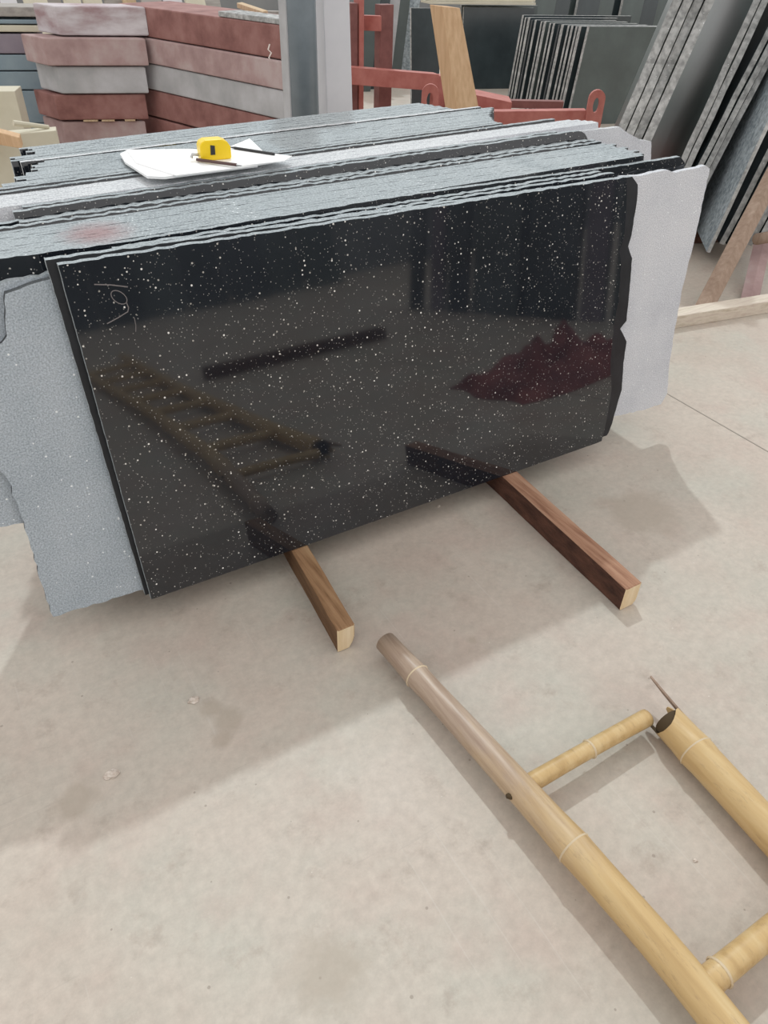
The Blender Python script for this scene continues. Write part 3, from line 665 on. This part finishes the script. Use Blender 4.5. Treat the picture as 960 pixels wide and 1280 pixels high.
for i in range(5):
    px = 455+i*13; rack_slab(px, -18, 8.6+.1*i, .2, 'narrow slab seen between the red trestle uprights', [M_TEAL, M_DARK, M_GREYP, M_TEAL, M_PALE_BLUE][i], M_PALE_EDGE, lean=(.16, .05), group='slabs between the trestle uprights', t=.04)

# big leaning slabs at right
def lean_pack(pb, pt, y, n, t, L, length, faces, edges, label, group, gap=.006, ztop=1.55, zb=.1, step=None):
    b_, t_ = at_y(*pb, y), at_y(*pt, y); b_ = ext(b_, t_, zb); t_ = ext(b_, t_, ztop) if abs(t_[2]-zb) > .01 else t_
    up = t_-b_; L = np.array([*L, 0.]); L /= np.linalg.norm(L); nv = np.cross(L, up); nv /= np.linalg.norm(nv); nv = nv if nv[0] > 0 else -nv
    for i in range(n):
        off = nv*(i*(t+gap)); sh = -L*(0 if step is None else step[i % len(step)])
        P0 = b_+off+sh; P0 = P0+up*((zb+max(0.0, -nv[2]*t)-P0[2])/up[2]); k = (1+random.uniform(-.03, .02))
        lab = label if n == 1 else label.replace('slab', ['first slab', 'second slab', 'third slab', 'fourth slab', 'fifth slab', 'sixth slab'][i]+' from left', 1)
        free_slab('leaning_granite_sheet', P0, L*length, up*k, t, nv, [faces, edges], lab, group, amp=.008)
lean_pack((773, 158), (841, 0), 3.25, 4, .045, (.73, .68), .72, M_TEAL, M_PALE_EDGE, 'slab in the leftmost leaning bundle at right', 'leftmost leaning bundle', step=(0, .01, -.01, .02))
lean_pack((850, 200), (942, 0), 3.05, 2, .035, (.60, .80), 1.3, M_TEAL, M_PALE_EDGE, 'slab in the middle leaning pair at right', 'middle leaning pair')
lean_pack((877, 197), (957, 39), 2.98, 3, .030, (.62, .78), 1.3, M_DARK, M_PALE_EDGE, 'slab in the streaky-edged leaning bundle at right', 'streaky-edged leaning bundle', step=(0, .015, 0, .02))
lean_pack((886, 309), (945, 182), 2.66, 1, .02, (.66, .75), .62, M_PALE_BLUE, M_PALE_EDGE, 'pale blue rough slab leaning between two bundles at right', None)
lean_pack((901, 300), (958, 190), 2.72, 6, .032, (.62, .78), 1.3, M_DARK, M_PALE_EDGE, 'slab in the rightmost leaning bundle behind the wooden rack', 'rightmost leaning bundle', step=(0, .02, .0, .03, -.01, .01))
# bearers under the leaning slabs
for i, (dx, lab) in enumerate([(0.0, 'front timber bearer under the leaning slabs at right'), (.75, 'rear timber bearer under the leaning slabs at right')]):
    o = para('timber_bearer', (3.05+dx*.62, 3.32+dx*.78, 0), (1.7, -.55, 0), (.05, .09, 0), (0, 0, .095), M_BARK); tag(o, lab, 'timber')

# wooden A rack at right edge
rk = empty('wooden_rack', (3.4, 2.15, 0)); tag(rk, 'wooden A-shaped rack with bleached base beam at the right edge', 'rack')
A_ = at_z(800, 400, .06); B_ = at_z(1010, 366, .06); A2 = at_z(800, 418, 0.0); B2 = at_z(1010, 383, 0)
dv = np.array([0, .085, 0])
hexa('base_beam', [A2*[1, 1, 0], B2*[1, 1, 0], B2*[1, 1, 0]+dv, A2*[1, 1, 0]+dv], [A2*[1, 1, 0]+[0, 0, .065], B2*[1, 1, 0]+[0, 0, .065], B2*[1, 1, 0]+dv+[0, 0, .065], A2*[1, 1, 0]+dv+[0, 0, .065]], M_BASEWOOD, rk)
def post(pa, pb, w, dpt, ya, yb, m, name='post'):
    a_, b_ = at_y(*pa, ya), at_y(*pb, yb); b_ = a_+(b_-a_)*1.0; u = np.array([w, 0, 0]); v = np.array([0, dpt, 0])
    hexa(name, [a_, a_+u, a_+u+v, a_+v], [b_, b_+u, b_+u+v, b_+v], m, rk)
post((879, 389), (975, 205), .085, .06, 2.19, 2.55, M_RACKWOOD)
post((936, 384), (955, 300), .075, .06, 2.17, 2.5, M_RED_P)
p = at_y(946, 299, 2.42); obj('peg', *tube([p-np.array(rk.location), p+[.3, -.02, 0]-np.array(rk.location)], [.03, .03], 12), M_RACKWOOD, rk, smooth=True)

# ================================================================== behind and beside the camera (seen mirrored in the front slab)
def mound(name, x0, x1, y0, y1, h, m, label, cat):
    nx, ny = 26, 18; vs, fs = [], []; rn = random.Random(3); ph = [(rn.uniform(2, 9), rn.uniform(2, 9), rn.uniform(0, 6), rn.uniform(.05, .22)) for _ in range(9)]
    for j in range(ny):
        for i in range(nx):
            u, v = i/(nx-1), j/(ny-1); e = (max(0, 1-abs(2*u-1)**2.5)*max(0, 1-abs(2*v-1)**2.5))**.6
            zz = h*e*(1+sum(a*math.sin(p*u*4+q*v*4+s) for p, q, s, a in ph))
            vs.append((x0+(x1-x0)*u+.03*math.sin(9*v)-(x0+x1)/2, y0+(y1-y0)*v+.03*math.sin(7*u)-(y0+y1)/2, max(.002, zz)))
    for j in range(ny-1):
        for i in range(nx-1): a = j*nx+i; fs.append((a, a+1, a+nx+1, a+nx))
    o = obj(name, vs, fs, m, smooth=True, loc=((x0+x1)/2, (y0+y1)/2, 0)); return tag(o, label, cat)
mound('crumpled_tarpaulin', 2.15, 3.15, .0, .62, .15, M_CLOTH, 'crumpled dark red tarpaulin on the floor, mirrored in the front slab', 'tarpaulin')
o = box('timber_bearer', 1.35, 2.85, -2.0, -1.9, 0, .09, M_BARK); tag(o, 'dark timber on the floor behind the camera, mirrored in the slab', 'timber')
for i in range(9):   # row of dark slabs on edge at the right, faces to -x
    y = -3.2+i*.34; w = random.choice([.22, .3, .33]); h = random.uniform(.95, 1.1)
    free_slab('standing_granite_sheet', (3.85+.03*(i % 2), y, 0), (0, w, 0), (.18, 0, h), .04, (1, 0, 0), [random.choice([M_DARK, M_DARK, M_TEAL, M_PURPLE]), M_EDGE_D],
              'dark slab standing in the row right of the camera', 'dark slabs right of the camera')
for i in range(14):
    x = -3.4+i*.62; free_slab('standing_granite_sheet', (x, -7.6+.1*(i % 3), 0), (.58, 0, 0), (0, -.2, random.uniform(.9, 1.05)), .05, (0, -1, 0), [random.choice([M_DARK, M_TEAL, M_DARK]), M_EDGE_D],
              'dark slab standing in the row behind the camera', 'dark slabs behind the camera')
